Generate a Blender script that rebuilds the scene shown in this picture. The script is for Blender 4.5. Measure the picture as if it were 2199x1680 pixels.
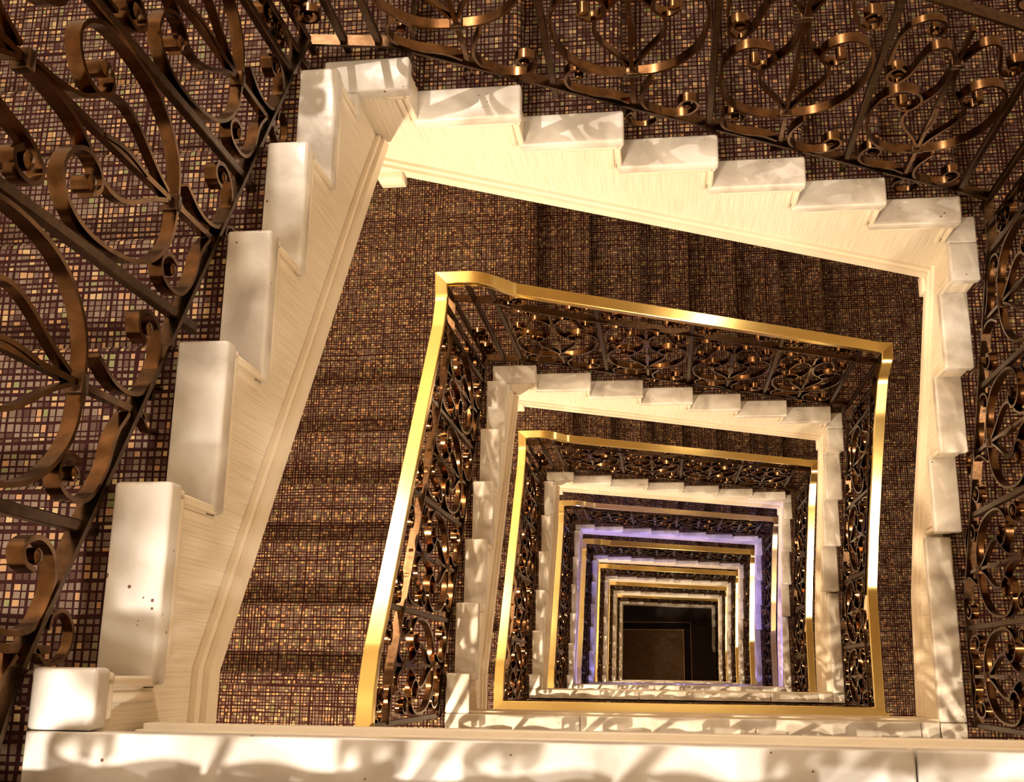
import bpy, bmesh, math, random
from mathutils import Vector, Euler, Matrix
random.seed(7)
sc = bpy.context.scene
for o in list(bpy.data.objects): bpy.data.objects.remove(o)

# ------------------------------------------------------------------ camera
W, H_ = 2199, 1680
FPX = 2333.6
cd = bpy.data.cameras.new('camera'); cam = bpy.data.objects.new('camera', cd)
sc.collection.objects.link(cam); sc.camera = cam
cd.sensor_fit = 'HORIZONTAL'; cd.sensor_width = 36.0; cd.lens = 36.0 * FPX / W
cd.clip_start = 0.02; cd.clip_end = 200
cam.location = (0.7694, 0.2728, 1.4480)
cam.rotation_euler = Euler((0.2567, 0.1347, 0.0133), 'XYZ')

# ------------------------------------------------------------------ world and exposure
w = bpy.data.worlds.new('world'); sc.world = w; w.use_nodes = True
w.node_tree.nodes['Background'].inputs[0].default_value = (1.0, 0.72, 0.48, 1)
w.node_tree.nodes['Background'].inputs[1].default_value = 0.01
sc.view_settings.view_transform = 'Standard'; sc.view_settings.look = 'None'
sc.view_settings.gamma = 1.0; sc.view_settings.use_curve_mapping = False
sc.view_settings.exposure = 0.34
sc.cycles.max_bounces = 8; sc.cycles.sample_clamp_indirect = 6.0
sc.cycles.use_denoising = True

# ------------------------------------------------------------------ dimensions (metres)
R = 0.175; HT = 17 * R; NL = 8
XR = 1.7885                       # the well runs from x = 0 to XR
YB = 1.7569; YF = 0.1893          # back edge / front edge of the well
Y0, TL, NLf = 0.2709, 0.2900, 6   # left flight, runs down towards +y
X0, TB, NBf = 0.1315, 0.2763, 7   # back flight, runs down towards +x
Y1, TR, NRf = 1.6185, 0.2689, 4   # right flight, runs down towards -y
MW = 0.098                        # width of the marble edging
SW = 1.45                         # width of the stairs
OF = 0.125                        # balustrade plane outside the well edge

# ------------------------------------------------------------------ lights
WARM = (1.0, 0.79, 0.54); BLUE = (0.29, 0.28, 1.0)
def lamp(name, loc, power, color, size=0.3, kind='AREA', rot=(0, 0, 0), spread=math.pi):
    l = bpy.data.lights.new(name, kind); l.energy = power; l.color = color
    if kind == 'AREA': l.shape = 'DISK'; l.size = size; l.spread = spread
    else: l.shadow_soft_size = size
    o = bpy.data.objects.new(name, l); o.location = loc; o.rotation_euler = rot
    sc.collection.objects.link(o); return o
for n in range(NL):
    z = -n * HT
    if n == 0:
        lamp('lobby_lamp_or_fill', (-0.25, -0.85, z + 2.20), 105, (1.0, 0.91, 0.79), 0.24, 'AREA', (0.45, 0, 0), 3.0)
        lamp('corner_lamp', (-0.20, 3.05, 1.00), 125, (1.0, 0.88, 0.74), 0.03, 'POINT')
    elif n == 4:
        lamp('lobby_lamp_or_fill', (0.55, -0.62, z + 2.30), 260, BLUE, 0.08, 'POINT')
    else:
        lamp('lobby_lamp_or_fill', (-0.60, -0.85, z + 2.25), 120, WARM, 0.10, 'AREA', (0.5, 0, 0), 3.0)
    if n: lamp('corner_lamp', (-0.75, 2.50, z - 6 * R + 2.55), (0, 80, 76, 30, 20, 60, 60, 60)[n], WARM, 0.05, 'POINT')
    if n != 4: lamp('lobby_lamp_or_fill', (2.30, -0.60, z + 2.20), 36 if n == 0 else 30, (1.0, 0.93, 0.82) if n == 0 else WARM, 0.10, 'AREA', (0.35, 0.55, 0), 3.0)  # unseen fill added on the right to brighten the left strings
    lamp('lobby_lamp_or_fill', (2.40, -1.95, z + 2.55), 16, WARM, 0.07, 'POINT')
    lamp('corner_lamp', (2.50, 2.42, z - 13 * R + 2.50), 4, WARM, 0.055, 'POINT')
lamp('ceiling_bounce_fill', (0.8, 0.2, 3.2), 75, (1.0, 0.92, 0.80), 0.5, 'AREA', (math.pi, 0, 0))  # added fill aimed upwards; ceiling bounce gives the brass rails their sheen

# ------------------------------------------------------------------ materials
def nt(name):
    m = bpy.data.materials.new(name); m.use_nodes = True
    t = m.node_tree; b = t.nodes['Principled BSDF']; return m, t, b
def N(t, typ, **k):
    n = t.nodes.new(typ)
    for a, v in k.items(): setattr(n, a, v)
    return n
def math_(t, op, a, b=None, c=None):
    n = N(t, 'ShaderNodeMath', operation=op)
    for i, v in enumerate((a, b, c)):
        if v is None: continue
        if isinstance(v, (int, float)): n.inputs[i].default_value = v
        else: t.links.new(v, n.inputs[i])
    return n.outputs[0]
def ramp(t, fac, stops, interp='LINEAR'):
    n = N(t, 'ShaderNodeValToRGB'); cr = n.color_ramp; cr.interpolation = interp
    while len(cr.elements) > 1: cr.elements.remove(cr.elements[-1])
    cr.elements[0].position = stops[0][0]; cr.elements[0].color = (*stops[0][1], 1)
    for p, c in stops[1:]:
        e = cr.elements.new(p); e.color = (*c, 1)
    t.links.new(fac, n.inputs[0]); return n.outputs[0]

def carpet_mat(name='woven_carpet', cell=0.0132, dim=0.47):
    m, t, b = nt(name); L = t.links.new
    uv = N(t, 'ShaderNodeUVMap', uv_map='UVMap')
    sp = N(t, 'ShaderNodeSeparateXYZ'); L(uv.outputs[0], sp.inputs[0])
    def axis(c, other, seed):
        n1 = N(t, 'ShaderNodeTexNoise', noise_dimensions='2D'); n1.inputs['Scale'].default_value = 1.0
        cb = N(t, 'ShaderNodeCombineXYZ')
        L(math_(t, 'MULTIPLY', c, 42.0), cb.inputs[0]); L(math_(t, 'MULTIPLY_ADD', other, 3.0, seed), cb.inputs[1])
        L(cb.outputs[0], n1.inputs['Vector'])
        wob = math_(t, 'MULTIPLY', math_(t, 'SUBTRACT', n1.outputs[0], 0.5), 0.013)
        s = math_(t, 'DIVIDE', math_(t, 'ADD', c, wob), cell)
        return math_(t, 'FLOOR', s), math_(t, 'FRACT', s)
    iu, fu = axis(sp.outputs[0], sp.outputs[1], 3.3)
    iv, fv = axis(sp.outputs[1], sp.outputs[0], 17.1)
    cb = N(t, 'ShaderNodeCombineXYZ'); L(iu, cb.inputs[0]); L(iv, cb.inputs[1])
    wn = N(t, 'ShaderNodeTexWhiteNoise', noise_dimensions='2D'); L(cb.outputs[0], wn.inputs['Vector'])
    # gap widths change from row to row
    wu = N(t, 'ShaderNodeTexWhiteNoise', noise_dimensions='1D'); L(iu, wu.inputs['W'])
    wv = N(t, 'ShaderNodeTexWhiteNoise', noise_dimensions='1D'); L(math_(t, 'ADD', iv, 91.5), wv.inputs['W'])
    def inside(f, wr):
        g = math_(t, 'MULTIPLY_ADD', wr.outputs['Value'], 0.34, 0.16)
        a = math_(t, 'GREATER_THAN', f, g)
        return a
    msk = math_(t, 'MULTIPLY', inside(fu, wu), inside(fv, wv))
    col = ramp(t, wn.outputs['Value'], [
        (0.00, (0.110, 0.052, 0.038)), (0.08, (0.240, 0.155, 0.112)), (0.40, (0.320, 0.220, 0.160)),
        (0.66, (0.165, 0.090, 0.068)), (0.75, (0.66, 0.36, 0.175)), (0.87, (0.74, 0.52, 0.25)),
        (0.95, (0.33, 0.32, 0.14))], 'CONSTANT')
    fz = N(t, 'ShaderNodeTexNoise'); fz.inputs['Scale'].default_value = 700.0; fz.inputs['Detail'].default_value = 2
    L(uv.outputs[0], fz.inputs['Vector'])
    mx = N(t, 'ShaderNodeMix', data_type='RGBA'); mx.inputs[6].default_value = (0.045, 0.011, 0.008, 1)
    L(msk, mx.inputs[0]); L(col, mx.inputs[7])
    hs = N(t, 'ShaderNodeHueSaturation'); L(mx.outputs[2], hs.inputs['Color'])
    L(math_(t, 'MULTIPLY', math_(t, 'MULTIPLY_ADD', fz.outputs[0], 0.9, 0.55), dim), hs.inputs['Value'])
    L(hs.outputs[0], b.inputs['Base Color']); b.inputs['Roughness'].default_value = 0.95
    b.inputs['Specular IOR Level'].default_value = 0.1
    bp = N(t, 'ShaderNodeBump'); bp.inputs['Strength'].default_value = 0.5; bp.inputs['Distance'].default_value = 0.003
    L(math_(t, 'ADD', math_(t, 'MULTIPLY', msk, 0.7), fz.outputs[0]), bp.inputs['Height']); L(bp.outputs[0], b.inputs['Normal'])
    return m

def marble_mat():
    m, t, b = nt('cream_marble'); L = t.links.new
    g = N(t, 'ShaderNodeNewGeometry')
    n1 = N(t, 'ShaderNodeTexNoise'); n1.inputs['Scale'].default_value = 7.0; n1.inputs['Detail'].default_value = 5; n1.inputs['Distortion'].default_value = 0.6
    L(g.outputs['Position'], n1.inputs['Vector'])
    c = ramp(t, n1.outputs[0], [(0.32, (0.42, 0.37, 0.32)), (0.50, (0.62, 0.57, 0.515)), (0.66, (0.75, 0.71, 0.66))])
    v = N(t, 'ShaderNodeTexVoronoi', feature='F1'); v.inputs['Scale'].default_value = 38.0; L(g.outputs['Position'], v.inputs['Vector'])
    n2 = N(t, 'ShaderNodeTexNoise'); n2.inputs['Scale'].default_value = 9.0; L(g.outputs['Position'], n2.inputs['Vector'])
    pit = math_(t, 'LESS_THAN', v.outputs['Distance'], math_(t, 'MULTIPLY', math_(t, 'MAXIMUM', math_(t, 'SUBTRACT', n2.outputs[0], 0.50), 0.0), 0.75))
    mx = N(t, 'ShaderNodeMix', data_type='RGBA'); L(pit, mx.inputs[0]); L(c, mx.inputs[6]); mx.inputs[7].default_value = (0.16, 0.075, 0.05, 1)
    L(mx.outputs[2], b.inputs['Base Color']); b.inputs['Roughness'].default_value = 0.32
    n3 = N(t, 'ShaderNodeTexNoise'); n3.inputs['Scale'].default_value = 18.0; L(g.outputs['Position'], n3.inputs['Vector'])
    bp = N(t, 'ShaderNodeBump'); bp.inputs['Strength'].default_value = 0.25; bp.inputs['Distance'].default_value = 0.01
    L(n3.outputs[0], bp.inputs['Height']); L(bp.outputs[0], b.inputs['Normal'])
    return m

def cloth_mat(name, axis):
    """cream wall covering with fine vertical ribs; axis = horizontal coordinate that runs along the face"""
    m, t, b = nt(name); L = t.links.new
    g = N(t, 'ShaderNodeNewGeometry'); mp = N(t, 'ShaderNodeMapping')
    mp.inputs['Scale'].default_value = (300 if axis == 0 else 4, 300 if axis == 1 else 4, 5)
    L(g.outputs['Position'], mp.inputs['Vector'])
    n = N(t, 'ShaderNodeTexNoise'); n.inputs['Scale'].default_value = 1.0; n.inputs['Detail'].default_value = 2
    L(mp.outputs[0], n.inputs['Vector'])
    c = ramp(t, n.outputs[0], [(0.30, (0.62, 0.53, 0.41)), (0.5, (0.72, 0.635, 0.51)), (0.70, (0.78, 0.70, 0.57))])
    L(c, b.inputs['Base Color']); b.inputs['Roughness'].default_value = 0.7
    bp = N(t, 'ShaderNodeBump'); bp.inputs['Strength'].default_value = 0.45; bp.inputs['Distance'].default_value = 0.002
    L(n.outputs[0], bp.inputs['Height']); L(bp.outputs[0], b.inputs['Normal'])
    return m

def plain(name, col, rough=0.5, metal=0.0, noise=0.0, nscale=20, bump=0.0):
    m, t, b = nt(name); L = t.links.new
    b.inputs['Roughness'].default_value = rough; b.inputs['Metallic'].default_value = metal
    g = N(t, 'ShaderNodeNewGeometry'); n = N(t, 'ShaderNodeTexNoise'); n.inputs['Scale'].default_value = nscale; n.inputs['Detail'].default_value = 3
    L(g.outputs['Position'], n.inputs['Vector'])
    lo = tuple(c * (1 - noise) for c in col); hi = tuple(min(1, c * (1 + noise)) for c in col)
    L(ramp(t, n.outputs[0], [(0.3, lo), (0.7, hi)]), b.inputs['Base Color'])
    if bump:
        bp = N(t, 'ShaderNodeBump'); bp.inputs['Strength'].default_value = bump; bp.inputs['Distance'].default_value = 0.002
        L(n.outputs[0], bp.inputs['Height']); L(bp.outputs[0], b.inputs['Normal'])
    return m

CARPET = carpet_mat()
MARBLE = marble_mat()
CLOTH = {0: cloth_mat('ribbed_wall_cloth_x', 0), 1: cloth_mat('ribbed_wall_cloth_y', 1)}
TRIM = plain('cream_painted_trim', (0.78, 0.68, 0.54), 0.35, 0, 0.04, 12)
PLASTER = plain('warm_plaster', (0.60, 0.50, 0.37), 0.85, 0, 0.05, 6)
BRASS = plain('polished_brass', (1.0, 0.77, 0.32), 0.20, 1.0, 0.05, 9)
IRON = plain('bronzed_iron', (0.135, 0.070, 0.032), 0.18, 1.0, 0.35, 30, 0.08)
IRONBAR = plain('dull_bronze_bar', (0.085, 0.048, 0.026), 0.30, 1.0, 0.30, 60, 0.12)

# ------------------------------------------------------------------ object helpers
COL = sc.collection
def link(name, me, mat, parent=None):
    o = bpy.data.objects.new(name, me); COL.objects.link(o)
    if mat and not me.materials: me.materials.append(mat)
    if parent: o.parent = parent
    return o
def thing(name, loc, label, cat, group=None):
    o = bpy.data.objects.new(name, None); COL.objects.link(o); o.location = loc
    o.empty_display_size = 0.1
    o['label'] = label; o['category'] = cat
    if group: o['group'] = group
    return o
def mesh(name, verts, faces, uvs=None, smooth=False):
    me = bpy.data.meshes.new(name); me.from_pydata([tuple(v) for v in verts], [], faces); me.update()
    if uvs:
        l = me.uv_layers.new(name='UVMap')
        for p in me.polygons:
            for li in p.loop_indices: l.data[li].uv = uvs[me.loops[li].vertex_index]
    if smooth:
        for p in me.polygons: p.use_smooth = True
    return me
def bevel_mesh(name, boxes, bev=0.004, seg=2, smooth=True):
    bm = bmesh.new()
    for (a, b) in boxes:
        lo = [min(a[i], b[i]) for i in range(3)]; hi = [max(a[i], b[i]) for i in range(3)]
        r = bmesh.ops.create_cube(bm, size=1)
        for v in r['verts']:
            v.co = Vector([lo[i] + (v.co[i] + 0.5) * (hi[i] - lo[i]) for i in range(3)])
        if bev > 0:
            es = {e for v in r['verts'] for e in v.link_edges}
            bb = min(bev, 0.45 * min(hi[i] - lo[i] for i in range(3)))
            bmesh.ops.bevel(bm, geom=list(es), offset=bb, segments=seg, profile=0.5, affect='EDGES')
    me = bpy.data.meshes.new(name); bm.to_mesh(me); bm.free()
    if smooth:
        for p in me.polygons: p.use_smooth = True
    return me
def prism(name, poly, n0, n1, fn):
    """poly = outline in (d, z); extruded between n0 and n1; fn(d, n, z) -> xyz"""
    k = len(poly)
    v = [fn(d, n0, z) for d, z in poly] + [fn(d, n1, z) for d, z in poly]
    f = [tuple(range(k)), tuple(range(2 * k - 1, k - 1, -1))]
    f += [(i, (i + 1) % k, k + (i + 1) % k, k + i) for i in range(k)]
    me = mesh(name, v, f)
    bm = bmesh.new(); bm.from_mesh(me); bmesh.ops.recalc_face_normals(bm, faces=bm.faces); bm.to_mesh(me); bm.free()
    return me
def sweep(pts, frames, prof, closed_prof=True, cap=True):
    """pts list of Vector; frames list of (u, v) axes; prof list of (a, b)"""
    V = []; F = []; k = len(prof)
    for p, (u, v) in zip(pts, frames):
        for a, b in prof: V.append(p + u * a + v * b)
    for i in range(len(pts) - 1):
        for j in range(k):
            F.append((i * k + j, i * k + (j + 1) % k, (i + 1) * k + (j + 1) % k, (i + 1) * k + j))
    if cap:
        F.append(tuple(range(k - 1, -1, -1))); F.append(tuple(range((len(pts) - 1) * k, len(pts) * k)))
    return V, F

# side maps: (d, out, z) -> xyz.  out = distance outwards from the edge of the well
SIDE = {
    'left':  lambda d, o, z: Vector((-o, d, z)),
    'back':  lambda d, o, z: Vector((d, YB + o, z)),
    'right': lambda d, o, z: Vector((XR + o, -d, z)),
    'front': lambda d, o, z: Vector((XR - d, YF - o + (0.035 if o > 0.08 else 0), z)),      # d runs from right to left
}
FL = {   # first nosing, tread, number of nosings, start drop (in risers), end of run
    'left':  dict(d0=Y0, t=TL, n=NLf, k0=0),
    'back':  dict(d0=X0, t=TB, n=NBf, k0=6),
    'right': dict(d0=-Y1, t=TR, n=NRf, k0=13),
}
def curve_smooth(me, angle=0.6):
    for p in me.polygons: p.use_smooth = True
    try:
        me.set_sharp_from_angle(angle=angle)
    except Exception: pass

# ------------------------------------------------------------------ carpets
def flight_profile(s):
    f = FL[s]; P = []; d0, t, n = f['d0'], f['t'], f['n']; zb = -f['k0'] * R
    r = 0.019
    P.append((d0 - 0.05, zb))
    for k in range(n):
        dk = d0 + k * t; zk = zb - k * R
        P.append((dk - r - 0.05, zk)) if k else None
        for i in range(6):
            a = math.pi / 2 * (1 - i / 5 * 1.75)
            P.append((dk - r + r * math.cos(a), zk - r + r * math.sin(a)))
        P.append((dk - 0.020, zk - 0.055)); P.append((dk - 0.022, zk - R + 0.012)); P.append((dk - 0.012, zk - R))
    return P
def strip(s, P, o0, o1, name):
    fn = SIDE[s]; V = []; F = []; U = []; L = 0.0
    NX = 2
    for i, (d, z) in enumerate(P):
        if i: L += math.hypot(d - P[i - 1][0], z - P[i - 1][1])
        for o in (o0, o1):
            V.append(fn(d, o, z)); U.append((o, L + {'left': 0, 'back': 5, 'right': 9, 'front': 13}[s]))
    for i in range(len(P) - 1): F.append((2 * i, 2 * i + 1, 2 * i + 3, 2 * i + 2))
    me = mesh(name, V, F, U, True); return me
def rects(name, rs, z):
    V = []; F = []; U = []
    for (x0, y0, x1, y1) in rs:
        b = len(V)
        for x, y in ((x0, y0), (x1, y0), (x1, y1), (x0, y1)): V.append((x, y, z)); U.append((x, y))
        F.append((b, b + 1, b + 2, b + 3))
    return mesh(name, V, F, U)

# outline of the lower edge of each string (side coordinate d, z)
LOW = {
    'left':  [(0.03, -0.40), (0.272, -0.405), (0.623, -0.625), (0.985, -0.86), (1.512, -1.19), (YB + 0.0, -1.352)],
    'back':  [(-0.07, -1.492), (XR + 0.016, -2.622)],
    'right': [(-YB - 0.014, -2.60), (-1.345, -2.835), (-0.929, -3.100), (-0.60, -3.262), (-YF + 0.06, -3.335)],
}
def noseline(s, d):
    f = FL[s]; return -f['k0'] * R - (d - f['d0']) / f['t'] * R
def stepped_top(s, dz=-0.03):
    """outline of the top of the string following the steps"""
    f = FL[s]; P = []; d0, t, n, zb = f['d0'], f['t'], f['n'], -f['k0'] * R
    a = LOW[s][0][0]; b = LOW[s][-1][0]
    P.append((a, zb + dz))
    for k in range(n):
        P.append((d0 + k * t - 0.026, zb - k * R + dz)); P.append((d0 + k * t - 0.026, zb - (k + 1) * R + dz))
    P.append((b, zb - n * R + dz)); return P

STONE = {}
def build_flight_meshes(s):
    f = FL[s]; M = {}
    fn = SIDE[s]; ax = 1 if s in ('left', 'right') else 0
    M['carpet'] = strip(s, flight_profile(s), MW - 0.004, SW, 'carpet_' + s)
    M['carpet'].materials.append(CARPET)
    # string
    poly = stepped_top(s) + LOW[s][::-1]
    st = prism('stringer_' + s, poly, 0.014, 0.075, fn); st.materials.append(CLOTH[ax]); M['stringer'] = st
    # moulding: three stepped bands along the lower edge
    V = []; F = []
    low = LOW[s]
    def band(h0, h1, o0, o1):
        k = len(low); b = len(V)
        for (d, z) in low:
            for (hh, oo) in ((h0, o0), (h1, o0), (h1, o1), (h0, o1)): V.append(fn(d, oo, z + hh))
        for i in range(k - 1):
            for j in range(4):
                F.append((b + 4 * i + j, b + 4 * i + (j + 1) % 4, b + 4 * i + 4 + (j + 1) % 4, b + 4 * i + 4 + j))
        F.append((b, b + 1, b + 2, b + 3)); F.append(tuple(b + 4 * (k - 1) + j for j in (3, 2, 1, 0)))
    band(-0.004, 0.040, -0.008, 0.077); band(0.040, 0.062, 0.003, 0.03)
    mm = mesh('moulding_' + s, V, F)
    bm = bmesh.new(); bm.from_mesh(mm); bmesh.ops.recalc_face_normals(bm, faces=bm.faces); bm.to_mesh(mm); bm.free()
    mm.materials.append(TRIM); M['moulding'] = mm
    # soffit closing the underside
    V = []; F = []
    for (d, z) in low: V += [fn(d, 0.07, z), fn(d, SW, z)]
    for i in range(len(low) - 1): F.append((2 * i, 2 * i + 1, 2 * i + 3, 2 * i + 2))
    so = mesh('soffit_' + s, V, F); so.materials.append(PLASTER); M['soffit'] = so
    # marble tread ends and the little brackets below their nosings
    M['tread'] = []; M['bracket'] = []
    for k in range(1, f['n']):
        d1 = f['d0'] + k * f['t']; d0 = d1 - f['t'] - 0.022; z = -(f['k0'] + k) * R
        a = fn(d0, 0.0, z - 0.042); b = fn(d1 + 0.003, MW, z + 0.002)
        me = bevel_mesh('tread_end', [(a, b)], 0.008, 3); me.materials.append(MARBLE); M['tread'].append((k, me))
    for k in range(0, f['n']):
        d1 = f['d0'] + k * f['t']; z = -(f['k0'] + k) * R
        bx = [(fn(d1 - 0.024, 0.003, z - 0.040), fn(d1 - 0.008, 0.02, z - R - 0.02)),
              (fn(d1 - 0.046, 0.006, z - 0.040), fn(d1 - 0.030, 0.02, z - R - 0.02)),
              (fn(d1 - (f['t'] - 0.012 if k else 0.07), 0.003, z - 0.060), fn(d1 - 0.003, 0.09, z - 0.040)),
              (fn(d1 - 0.030, 0.012, z - 0.044), fn(d1 - 0.010, MW - 0.002, z - R + 0.004))]
        me = bevel_mesh('riser_bracket', bx, 0.005, 2); me.materials.append(TRIM); M['bracket'].append((k, me))
    return M
FM = {s: build_flight_meshes(s) for s in FL}
MW = 0.070                        # the lower storeys have narrower edging
FM2 = {s: build_flight_meshes(s) for s in FL}
MW = 0.055                        # from the fourth storey down the strings are shallower too
LOW1 = LOW
LOW = {k: [(d, z + (0.17 if k == 'back' else 0.11)) for d, z in v] for k, v in LOW1.items()}
FM3 = {s: build_flight_meshes(s) for s in FL}
LOW = LOW1
MW = 0.098

# small differences between the storeys, as surveyed
DXL = [0, 0, -0.048, -0.067, -0.067, -0.067, -0.067, -0.067]
DXR = [0, 0, 0.045, 0.057, 0.057, 0.057, 0.057, 0.057]
DY = [0, 0, 0.000, 0.000, -0.007, -0.014, -0.020, -0.025]
def place(t, n, e=0.0, f=0.0):
    """small differences between the storeys; e, f = how much less the balustrades move than the edging"""
    dl = DXL[n] + (e if n > 1 else 0); dr = DXR[n] - (e if n > 1 else 0); dy = DY[n] - (f if n > 1 else 0)
    sx = (XR + dr - dl) / XR; sy = (YB + dy - YF) / (YB - YF)
    t.location = (dl, YF * (1 - sy), -n * HT); t.scale = (sx, sy, 1)
ORD = ['on the nearest storey', 'one storey down', 'two storeys down', 'three storeys down', 'four storeys down', 'five storeys down', 'six storeys down', 'on the lowest storey']
SIDEWORD = {'left': 'left side', 'back': 'far side', 'right': 'right side', 'front': 'near side'}
def put(name, me, parent, loc=None):
    o = bpy.data.objects.new(name, me); COL.objects.link(o); o.parent = parent
    if loc: o.location = loc
    return o

# the empties of the flights sit at the world origin of each storey (x = 0, y = 0)
for n in range(NL):
    for s in FL:
        t = thing('stair_flight', (0, 0, -n * HT),
                  'carpeted stair flight with marble ends, %s of well, %s' % (SIDEWORD[s], ORD[n]),
                  'stairs', 'stair flights on the %s of the well' % SIDEWORD[s])
        M = (FM if n < 2 else FM2 if n < 3 else FM3)[s]; place(t, n)
        put('carpet_runner', M['carpet'], t); st = put('stringer', M['stringer'], t); put('stringer_moulding', M['moulding'], st)
        put('soffit', M['soffit'], t)
        for k, me in M['tread']: put('marble_tread_end', me, t)
        for k, me in M['bracket']: put('riser_bracket', me, t)

# ------------------------------------------------------------------ landings
X_L, X_R, Y_B, Y_F = -SW, XR + SW, YB + SW, -2.3
yl5 = Y0 + 5 * TL          # last nosing of the left flight
xb6 = X0 + 6 * TB
yr3 = Y1 - 3 * TR
LAND = {}
def land(kind):
    if kind == 'back_left':
        z = -6 * R
        c = rects('carpet_bl', [(X_L, yl5 - 0.012, -MW + .004, Y_B), (-MW + .004, YB + MW - .004, X0 - 0.05, Y_B)], z)
        st = [((-MW, yl5 - 0.02, z - 0.042), (0, YB, z)), ((-MW, YB + 0.0, z - 0.042), (X0 + 0.003, YB + MW, z))]
        so = [((X_L, YB - 0.02, z - 0.30), (-0.02, Y_B, z - 0.02)), ((-0.08, YB + 0.016, (-1.534 if MW > 0.06 else -1.36)), (0.0, YB + 0.09, z - 0.02))]
    elif kind == 'back_right':
        z = -13 * R
        c = rects('carpet_br', [(XR + MW - .004, Y1 + 0.05, X_R, Y_B), (xb6 - 0.012, YB + MW - .004, XR + MW - .004, Y_B)], z)
        st = [((XR - 0.003, YB - 0.003, z - 0.042), (XR + MW, YB + MW, z)), ((XR, Y1 - 0.003, z - 0.042), (XR + MW, YB, z))]
        so = [((XR + 0.02, YB - 0.02, z - 0.30), (X_R, Y_B, z - 0.02)), ((XR + 0.016, YB - 0.01, (-2.60 if MW > 0.06 else -2.48)), (XR + 0.08, YB + 0.07, z - 0.02))]
    else:
        z = 0.0
        c = rects('carpet_front', [(X_L, Y_F, X_R, YF - MW + .004), (X_L, YF - MW + .004, -MW + .004, Y0 - 0.05), (XR + MW - .004, YF - MW + .004, X_R, yr3 + 0.012)], z)
        st = None
        so = [((X_L, Y_F, z - 0.28), (X_R, YF - 0.06, z - 0.02))]
    c.materials.append(CARPET)
    stones = None
    if st:
        stones = [bevel_mesh('edging', [b], 0.008, 3) for b in st]
        for m in stones: m.materials.append(MARBLE)
    s_ = bevel_mesh('slab', so, 0.0); s_.materials.append(PLASTER)
    for p in s_.polygons: p.use_smooth = False
    return c, stones, s_
LAND = {k: land(k) for k in ('back_left', 'back_right', 'front')}
MW = 0.070
LAND2 = {k: land(k) for k in ('back_left', 'back_right', 'front')}
MW = 0.055
LAND3 = {k: land(k) for k in ('back_left', 'back_right', 'front')}
MW = 0.098
YFN = [YF, 0.118, 0.178, YF, YF, YF, YF, YF]
JOINTS = [[-MW, 1.072], [-MW, 0.44, 1.72], [-MW, 0.62, 1.42, 1.70], [-MW, 0.7, 1.3], [-MW, 0.5, 1.2], [-MW, 0.6, 1.2], [-MW, 0.9], [-MW, 0.9]]
CB = {'back_left': bevel_mesh('corner_block', [((-0.065, 1.727, -1.575), (0.012, 1.80, -1.505))], 0.003, 1), 'back_right': bevel_mesh('corner_block', [((XR - 0.014, 1.700, -2.69), (XR + 0.06, 1.775, -2.615))], 0.003, 1)}
for m in CB.values(): m.materials.append(TRIM)
# fascia below the front edge
fasc = prism('front_fascia', [(0.0, -0.02), (0.0, -0.18), (XR, -0.18), (XR, -0.02)], 0.014, 0.07, SIDE['front'])
fasc.materials.append(CLOTH[0])
fm_ = bevel_mesh('front_moulding', [((-0.0, YF + 0.006, -0.184), (XR, YF - 0.07, -0.150)), ((0, YF - 0.002, -0.151), (XR, YF - 0.03, -0.125))], 0.002, 1)
fm_.materials.append(TRIM)
for n in range(NL):
    z = -n * HT
    for kind, word in (('back_left', 'far left corner of the well'), ('back_right', 'far right corner of the well'), ('front', 'near side of the well')):
        c, stones, slab = (LAND if n < 2 else LAND2 if n < 3 else LAND3)[kind]; MW = 0.098 if n < 2 else 0.070 if n < 3 else 0.055
        t = thing('stair_landing', (0, 0, z), 'marble edged carpet landing, %s, %s' % (word, ORD[n]), 'landing', 'landings at the ' + word)
        place(t, n); put('carpet', c, t, (0, 0, -0.005) if (n == 1 and kind == 'front') else None); put('landing_slab', slab, t)
        if stones:
            for m in stones: put('marble_edging', m, t)
            n < 3 and put('corner_block', CB[kind], t)
        else:
            yf = YFN[n]; f = put('fascia', fasc, t, (0, yf - YF, 0)); put('fascia_moulding', fm_, f)
            js = [-MW] + JOINTS[n][1:]
            xs = js + [XR]
            g = 0.0012
            for i in range(len(xs) - 1):
                m = bevel_mesh('edging', [((xs[i] + g, yf - (0.175 if n == 1 else MW), -0.042), (xs[i + 1] - g, yf, 0.0))], 0.004, 2); m.materials.append(MARBLE)
                put('marble_edging', m, t)
            for (a, b) in (((-MW, yf + 0.001, -0.042), (0, Y0 + 0.003, 0)),
                           ((XR, yf + 0.001, -0.042), (XR + MW, yr3 + 0.001, 0)), ((XR + 0.001, yf - (0.175 if n == 1 else MW), -0.042), (XR + MW, yf - 0.001, 0))):
                if n == 0 and a[0] > 1: pass
                m = bevel_mesh('edging', [(a, b)], 0.008, 3); m.materials.append(MARBLE)
                put('marble_edging', m, t)

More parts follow.
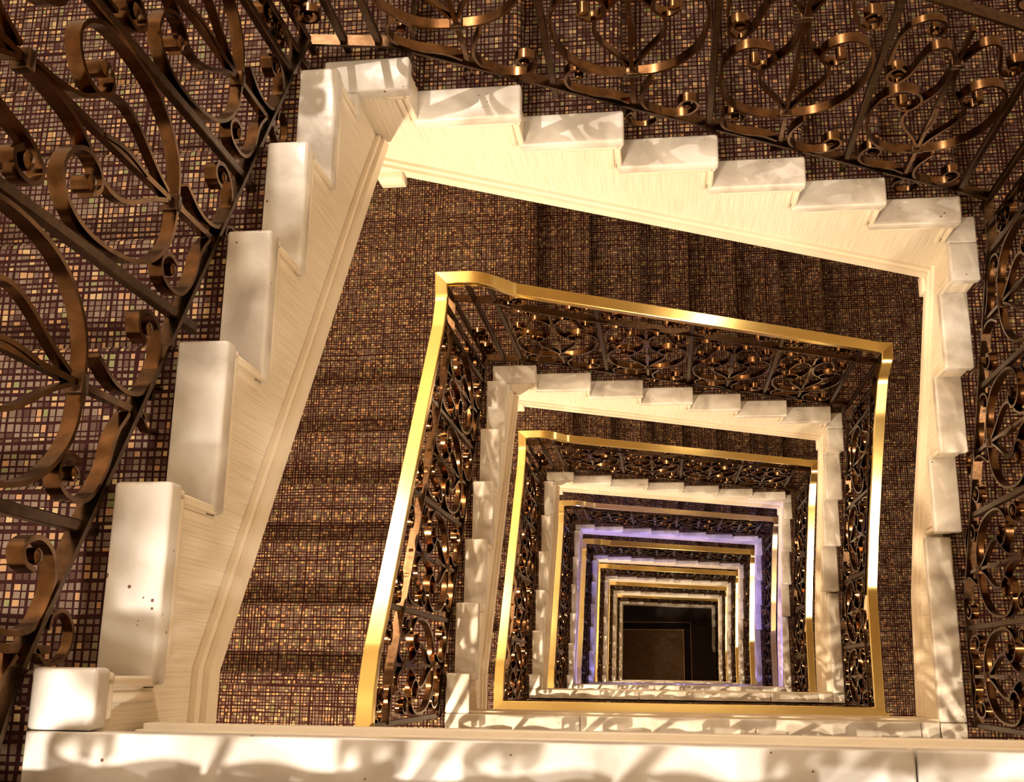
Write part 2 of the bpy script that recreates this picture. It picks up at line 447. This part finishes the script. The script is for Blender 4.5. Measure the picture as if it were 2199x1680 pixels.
# ------------------------------------------------------------------ balustrades
def arc(cx, cy, r, a0, a1, n=10, r1=None):
    r1 = r if r1 is None else r1
    return [(cx + (r + (r1 - r) * i / n) * math.cos(math.radians(a0 + (a1 - a0) * i / n)),
             cy + (r + (r1 - r) * i / n) * math.sin(math.radians(a0 + (a1 - a0) * i / n))) for i in range(n + 1)]
def smooth(pts, it=2):
    for _ in range(it):
        q = [pts[0]]
        for a, b in zip(pts, pts[1:]):
            q += [(a[0] * .75 + b[0] * .25, a[1] * .75 + b[1] * .25), (a[0] * .25 + b[0] * .75, a[1] * .25 + b[1] * .75)]
        q.append(pts[-1]); pts = q
    return pts
def spiral(cx, cy, r0, a0, turns, sgn, r1=0.012, n=None):
    n = n or int(16 * turns)
    return arc(cx, cy, r0, a0, a0 + sgn * 360 * turns, n, r1)
def flatbar(V, F, pts, fn, out=OF, wid=0.026, th=0.008):
    """flat iron strip bent in the plane of the panel; pts are (d, z)"""
    P = [Vector((a, b)) for a, b in pts]
    b0 = len(V)
    for i, p in enumerate(P):
        tg = (P[min(i + 1, len(P) - 1)] - P[max(i - 1, 0)])
        if tg.length < 1e-9: tg = Vector((1, 0))
        tg.normalize(); nrm = Vector((-tg.y, tg.x)) * th / 2
        for (q, w_) in ((p + nrm, wid / 2), (p + nrm, -wid / 2), (p - nrm, -wid / 2), (p - nrm, wid / 2)):
            V.append(fn(q.x, out + w_, q.y))
    for i in range(len(P) - 1):
        for j in range(4):
            F.append((b0 + 4 * i + j, b0 + 4 * i + (j + 1) % 4, b0 + 4 * i + 4 + (j + 1) % 4, b0 + 4 * i + 4 + j))
    F.append((b0, b0 + 1, b0 + 2, b0 + 3)); e = b0 + 4 * (len(P) - 1); F.append((e + 3, e + 2, e + 1, e))
def eye(V, F, c, fn, r=0.015, wid=0.030, out=OF, n=10):
    b0 = len(V)
    for i in range(n):
        a = 2 * math.pi * i / n
        for (rr, w_) in ((r * .55, wid / 2 + .004), (r, wid / 2), (r, -wid / 2), (r * .55, -wid / 2 - .004)):
            V.append(fn(c[0] + rr * math.cos(a), out + w_, c[1] + rr * math.sin(a)))
    for i in range(n):
        k = (i + 1) % n
        for j in range(3): F.append((b0 + 4 * i + j, b0 + 4 * i + j + 1, b0 + 4 * k + j + 1, b0 + 4 * k + j))
    F.append(tuple(b0 + 4 * i for i in range(n))); F.append(tuple(b0 + 4 * i + 3 for i in range(n - 1, -1, -1)))
def fin(name, V, F, mat, ang=0.9):
    me = mesh(name, V, F)
    bm = bmesh.new(); bm.from_mesh(me); bmesh.ops.recalc_face_normals(bm, faces=bm.faces); bm.to_mesh(me); bm.free()
    curve_smooth(me, ang); me.materials.append(mat); return me

VTOP = 0.84                       # top bar above the line of the nosings
def panel(s, c, zc, slope, hw, open_bottom=True):
    """c = centre (d), zc = height of the nosing line at the centre, slope = fall per metre of d, hw = half width"""
    fn = SIDE[s]; V = []; F = []
    base = lambda u: -slope * u                 # bottom bar
    top = lambda u: VTOP - slope * u
    k = hw / 0.218
    def add(pts, **kw): flatbar(V, F, [(c + u * k, zc + z) for u, z in pts], fn, **kw)
    def ey(u, z, **kw): eye(V, F, (c + u * k, zc + z), fn, **kw)
    # centre stem
    add([(0, -0.06), (0, 0.17)], wid=0.016, th=0.012); add([(0, 0.19), (0, top(0))], wid=0.015, th=0.011)
    # mid ornament on the stem (flattened leaf)
    add(smooth([(0.0, 0.30), (0.010, 0.36), (0.010, 0.40), (0.0, 0.45)], 1), wid=0.02, th=0.008)
    for g in (-1, 1):
        # big lyre scroll
        p = [(0.0, 0.180), (g * .10, .190), (g * .185, .275), (g * .212, .40), (g * .205, .505), (g * .150, .568), (g * .085, .550), (g * .055, .500), (g * .075, .455), (g * .110, .445), (g * .135, .475)]
        p = smooth(p, 3); add(p); ey(g * .117, .483)
        # inner V
        p = smooth([(g * .010, .215), (g * .035, .27), (g * .085, .345), (g * .100, .400), (g * .088, .445)], 2); add(p, wid=0.018)
        # arm from the upper collar down to the curl of the lyre
        p = smooth([(g * .006, .68), (g * .010, .60), (g * .025, .535), (g * .055, .492)], 2); add(p)
        # upper scroll: falls from the top bar, curls towards the baluster
        zt = top(g * .07)
        p = smooth([(g * .012, .70), (g * .045, .775), (g * .095, .775), (g * .118, .70), (g * .130, .640), (g * .165, .603), (g * .200, .625), (g * .198, .672), (g * .168, .688), (g * .148, .665)], 3)
        add(p); ey(g * .168, .652)
        # arm that fills the gap to the top bar
        if g * slope < -0.01 or slope == 0:
            hz = top(g * .12) - 0.012
            p = smooth([(g * .205, .70), (g * .200, hz - .05), (g * .150, hz), (g * .09, hz - .01), (g * .075, hz - .06), (g * .10, hz - .085), (g * .125, hz - .06)], 3)
            add(p, wid=0.018); ey(g * .108, hz - .055, r=0.010)
        # low scrolls, sitting on the sloping bottom bar
        bz = base(g * .12)
        if g * slope < 0 or slope == 0:      # uphill side: low and wide
            p = smooth([(g * .012, .03), (g * .06, .055 + .2 * bz), (g * .13, bz + .010), (g * .195, bz + .060), (g * .190, bz + .135), (g * .150, bz + .155), (g * .118, bz + .125), (g * .130, bz + .090)], 3)
            add(p); ey(g * .152, bz + .110, r=0.012)
        else:                                # downhill side: tall
            p = smooth([(g * .060, .150), (g * .020, .075), (g * .030, -.010), (g * .10, bz + .012), (g * .165, bz + .016), (g * .200, bz + .060), (g * .180, bz + .105), (g * .145, bz + .100), (g * .135, bz + .070)], 3)
            add(p); ey(g * .160, bz + .070, r=0.012)
    # curl under the bottom bar
    if open_bottom:
        p = smooth([(0.0, -0.03), (-.03, -.06), (-.015, -.115), (.035, -.13), (.075, -.10), (.065, -.062), (.035, -.058)], 3)
        add([(u, z + 0.006) for u, z in p], wid=0.016, th=0.006)
    return fin('scroll_panel', V, F, IRON)
def collars(s, c, zc):
    fn = SIDE[s]; out = []
    for z in (0.182, 0.675):
        me = bevel_mesh('collar', [(fn(c - .017, OF - .015, zc + z - .010), fn(c + .017, OF + .015, zc + z + .010))], 0.003, 2)
        me.materials.append(IRONBAR); out.append(me)
    return out
def rings(s, c, zf, hw):
    """pair of small scrolls between the top bar and the handrail"""
    out = []
    fn = SIDE[s]
    for g in (-1, 1):
        V = []; F = []
        u0 = c + g * hw * .55; z0 = zf(u0)
        flatbar(V, F, spiral(u0, z0, .052, 90 if g > 0 else 90, 1.3, -g, .020, 26), fn, wid=0.020, th=0.006)
        flatbar(V, F, spiral(u0 + g * .06, z0 + .0, .040, 90, 0.9, g, .022, 16), fn, wid=0.016, th=0.005)
        eye(V, F, (u0, z0), fn, r=0.012)
        out.append(fin('ring_scroll', V, F, IRON))
    return out
def vbar(s, d, z0, z1, w_=0.019):
    fn = SIDE[s]
    me = bevel_mesh('baluster', [(fn(d - w_ / 2, OF - w_ / 2, z0), fn(d + w_ / 2, OF + w_ / 2, z1))], 0.002, 1, False)
    me.materials.append(IRONBAR); return me
def rail_mesh(s, pts, prof, mat, name, ends=(0, 0), bevel=True):
    """pts = (d, z) polyline; profile (a across, b up); ends extend the outline sideways as a mitre (+1 = outer corner)"""
    fn = SIDE[s]; V = []; F = []; k = len(prof); n = len(pts)
    for i, (d, z) in enumerate(pts):
        if i == 0: tg = Vector((pts[1][0] - d, pts[1][1] - z))
        elif i == n - 1: tg = Vector((d - pts[-2][0], z - pts[-2][1]))
        else:
            t1 = Vector((d - pts[i - 1][0], z - pts[i - 1][1])).normalized(); t2 = Vector((pts[i + 1][0] - d, pts[i + 1][1] - z)).normalized(); tg = t1 + t2
        tg.normalize()
        if i in (0, n - 1): tg = Vector((1, 0))
        up = Vector((-tg.y, tg.x))
        if up.y < 0: up = -up
        for a, b in prof:
            e = 0
            if i == 0: e = -a * ends[0]
            if i == n - 1: e = a * ends[1]
            V.append(fn(d + up.x * b + e, OF + a, z + up.y * b))
    for i in range(n - 1):
        for j in range(k):
            F.append((i * k + j, i * k + (j + 1) % k, (i + 1) * k + (j + 1) % k, (i + 1) * k + j))
    F.append(tuple(range(k - 1, -1, -1))); F.append(tuple(range((n - 1) * k, n * k)))
    return fin(name, V, F, mat, 0.5)
def rounded(pts, r=0.03):
    q = [pts[0]]
    for i in range(1, len(pts) - 1):
        a, b, c = Vector(pts[i - 1]), Vector(pts[i]), Vector(pts[i + 1])
        ra = min(r, (a - b).length * .45); rc = min(r, (c - b).length * .45)
        p0 = b + (a - b).normalized() * ra; p2 = b + (c - b).normalized() * rc
        for j in range(5):
            t_ = j / 4; v = p0 * (1 - t_) ** 2 + b * 2 * t_ * (1 - t_) + p2 * t_ ** 2; q.append((v.x, v.y))
    q.append(pts[-1]); return q
RP = [(-.018, -.026), (-.018, -.018), (-.0255, -.016), (-.0265, -.010), (-.0265, .009), (-.0235, .013), (.0235, .013), (.0265, .009), (.0265, -.010), (.0255, -.016), (.018, -.018), (.018, -.026)]
BP = [(-.016, -.005), (-.016, .005), (.016, .005), (.016, -.005)]
BL = YB + OF; FR_ = YF - 0.090
PATH = {  # handrail heights read along each side
    'left':  [(FR_, 1.105), (0.20, 1.10), (0.33, 1.055), (1.66, 0.222), (1.79, 0.175), (BL, 0.195)],
    'back':  [(-OF, 0.195), (0.015, 0.195), (0.075, 0.150), (0.165, 0.030), (1.77, -0.925), (1.86, -0.985), (XR + OF, -1.005)],
    'right': [(-BL, -1.005), (-1.83, -1.03), (-1.77, -1.165), (-1.615, -1.300), (-1.08, -1.672), (-0.76, -1.855), (-0.66, -1.870), (-FR_, -1.870)],
    'front': [(-OF, 1.105), (XR + OF, 1.105)],
}
BARS = {'left': [FR_ + 0.012, 0.485, 0.915, 1.32, 1.72], 'back': [0.06, 0.496, 0.937, 1.380, 1.792], 'right': [-1.70, -1.285, -0.862, -0.462, -FR_ - 0.012],
        'front': [-OF + 0.012, 0.36, 0.86, 1.36, XR + OF - 0.012]}
def lin(path, d):
    for (a, za), (b, zb) in zip(path, path[1:]):
        if d <= b: return za + (zb - za) * (d - a) / (b - a)
    return path[-1][1]
def barline(s, d):
    """height of the line that the bottom bar follows"""
    if s == 'front': return 0.05
    if s == 'left': return min(0.05, noseline(s, d) + 0.0) if d < Y0 else max(noseline(s, d), -6 * R + 0.06)
    if s == 'back': return min(noseline(s, d), -6 * R + 0.06) if d < X0 else max(noseline(s, d), -13 * R + 0.05)
    return min(-13 * R + 0.06, noseline(s, d)) if d < -Y1 else max(noseline(s, d), -17 * R + 0.05)
SLOPE = {'left': R / TL, 'back': R / TB, 'right': R / TR, 'front': 0.0}
DR = {'left': (FR_, BL), 'back': (-OF, XR + OF), 'right': (-BL, -FR_), 'front': (-OF, XR + OF)}
BM = {}
for s in SIDE:
    M = {}
    path = PATH[s]
    M['handrail'] = rail_mesh(s, rounded(path), RP, BRASS, 'handrail', (1, 1))
    M['under'] = rail_mesh(s, rounded([(d, z - 0.062) for d, z in path]), [(-.014, -.004), (-.014, .004), (.014, .004), (.014, -.004)], BRASS, 'brass_under_strip', (1, 1))
    M['handrail_wide'] = rail_mesh(s, rounded(path), [(a_ * 1.28, b_) for a_, b_ in RP], BRASS, 'handrail_wide', (1, 1))
    a, b = DR[s]
    knots = sorted(set([a, b] + {'left': [0.13, Y0, 1.72], 'back': [0.09, 0.16, 1.78], 'right': [-1.72, -0.55], 'front': []}[s]))
    lo = [(d, barline(s, d)) for d in knots]
    hi = [(d, lin(path, d) - 0.245) for d in knots]
    M['bottom_bar'] = rail_mesh(s, rounded(lo, .02), BP, IRONBAR, 'bottom_bar', (1, 1))
    M['top_bar'] = rail_mesh(s, rounded(hi, .02), BP, IRONBAR, 'top_bar', (1, 1))
    bars = BARS[s]; M['baluster'] = []; M['panel'] = []; M['ring'] = []
    allb = list(bars)
    ex = {'left': [1.80, BL], 'back': [-OF, -0.03, XR + OF], 'right': [-BL, -1.79], 'front': []}[s]
    for d in bars + ex:
        if s == 'back' and abs(d - (XR + OF)) < 1e-6: continue
        if s == 'left' and d == BL: continue
        f0 = barline(s, d)
        foot = f0 - 0.075 if s != 'front' else 0.0
        M['baluster'].append(vbar(s, d, foot, lin(path, d) - 0.02))
    for d0, d1 in zip(bars, bars[1:]):
        c = (d0 + d1) / 2; hw = (d1 - d0) / 2 - 0.012
        sl = (barline(s, d0) - barline(s, d1)) / (d1 - d0)
        if sl < 0.2: sl = 0.0
        zc = barline(s, c)
        M['panel'].append((panel(s, c, zc, sl, hw, sl > 0), collars(s, c, zc)))
        M['ring'] += rings(s, c, lambda u: lin(path, u) - 0.137, hw)
    if s in ('back', 'left', 'right'):
        for (cc, z_) in {'back': [(-0.085, 0.12), (-0.085, 0.36)], 'left': [(1.76, 0.13), (1.76, 0.36)], 'right': [(-1.745, 0.13), (-1.745, 0.36)]}[s]:
            V = []; F = []; zb_ = barline(s, cc) + z_
            flatbar(V, F, spiral(cc, zb_, .040, 90, 1.2, 1, .018, 22), SIDE[s], wid=.022, th=.007)
            flatbar(V, F, spiral(cc, zb_ + .082, .040, -90, 1.2, -1, .018, 22), SIDE[s], wid=.022, th=.007)
            eye(V, F, (cc, zb_), SIDE[s], r=.012); eye(V, F, (cc, zb_ + .082), SIDE[s], r=.012)
            M['ring'].append(fin('corner_scroll', V, F, IRON))
    BM[s] = M
for n in range(NL):
    for s in SIDE:
        M = BM[s]
        t = thing('balustrade', (0, 0, -n * HT), 'iron scroll balustrade with brass handrail, %s of well, %s' % (SIDEWORD[s], ORD[n]),
                  'railing', 'balustrades on the %s of the well' % SIDEWORD[s])
        place(t, n, 0.019 if n < 3 else 0.034, 0.022 if n < 3 else 0.037)
        if s == 'front' and n == 1: t.location.y -= 0.075
        h = put('handrail', M['handrail' if n < 4 else 'handrail_wide'], t); h['label'] = 'polished brass handrail'; put('under_strip', M['under'], h)
        put('top_bar', M['top_bar'], t); put('bottom_bar', M['bottom_bar'], t)
        for me in M['baluster']: put('baluster', me, t)
        for me in M['ring']: put('corner_scroll' if me.name.startswith('corner') else 'ring_scroll', me, t)
        for me, cs in M['panel']:
            p = put('scroll_panel', me, t)
            for c_ in cs: put('collar', c_, p)

# ------------------------------------------------------------------ ground floor and enclosing walls
zg = -NL * HT
def structure(o, name=None):
    o['kind'] = 'structure'; return o
def floor_mat():
    m, t, b = nt('lobby_carpet'); L = t.links.new
    g = N(t, 'ShaderNodeNewGeometry'); sp = N(t, 'ShaderNodeSeparateXYZ'); L(g.outputs['Position'], sp.inputs[0])
    x, y = sp.outputs[0], sp.outputs[1]
    def inr(X, Y): return math_(t, 'MULTIPLY', math_(t, 'LESS_THAN', x, X), math_(t, 'LESS_THAN', y, Y))
    n = N(t, 'ShaderNodeTexVoronoi'); n.inputs['Scale'].default_value = 13.0; L(g.outputs['Position'], n.inputs['Vector'])
    field = ramp(t, n.outputs['Distance'], [(0.0, (0.60, 0.42, 0.28)), (0.16, (0.30, 0.19, 0.12)), (0.6, (0.24, 0.15, 0.09))])
    def mix(f, a, bcol):
        k = N(t, 'ShaderNodeMix', data_type='RGBA'); L(f, k.inputs[0])
        if isinstance(a, tuple): k.inputs[6].default_value = (*a, 1)
        else: L(a, k.inputs[6])
        if isinstance(bcol, tuple): k.inputs[7].default_value = (*bcol, 1)
        else: L(bcol, k.inputs[7])
        return k.outputs[2]
    c = mix(inr(1.385, 1.455), (0.035, 0.022, 0.016), (0.50, 0.28, 0.12))
    c = mix(inr(1.370, 1.440), c, (0.010, 0.006, 0.005))
    c = mix(inr(1.225, 1.295), c, (0.75, 0.46, 0.20))
    c = mix(inr(1.205, 1.275), c, field)
    L(c, b.inputs['Base Color']); b.inputs['Roughness'].default_value = 0.9
    return m
fl = structure(link('floor', bevel_mesh('floor', [((X_L - .1, Y_F - .1, zg - 0.1), (X_R + .1, Y_B + .1, zg - 0.001))], 0, 1, False), floor_mat()))
zt = 4.3
for nm, a, b in (('wall_left', (X_L - .3, Y_F, zg), (X_L - .2, Y_B, zt)), ('wall_right', (X_R + .2, Y_F, zg), (X_R + .3, Y_B, zt)),
                 ('wall_back', (X_L - .3, Y_B + .012, zg), (X_R + .3, Y_B + .1, zt)), ('wall_front', (X_L - .3, Y_F - .1, zg), (X_R + .3, Y_F - .012, zt)), ('ceiling', (X_L - .3, Y_F - .1, zt + .01), (X_R + .3, Y_B + .1, zt + .15)),):
    structure(link(nm, bevel_mesh(nm, [(a, b)], 0, 1, False), PLASTER))
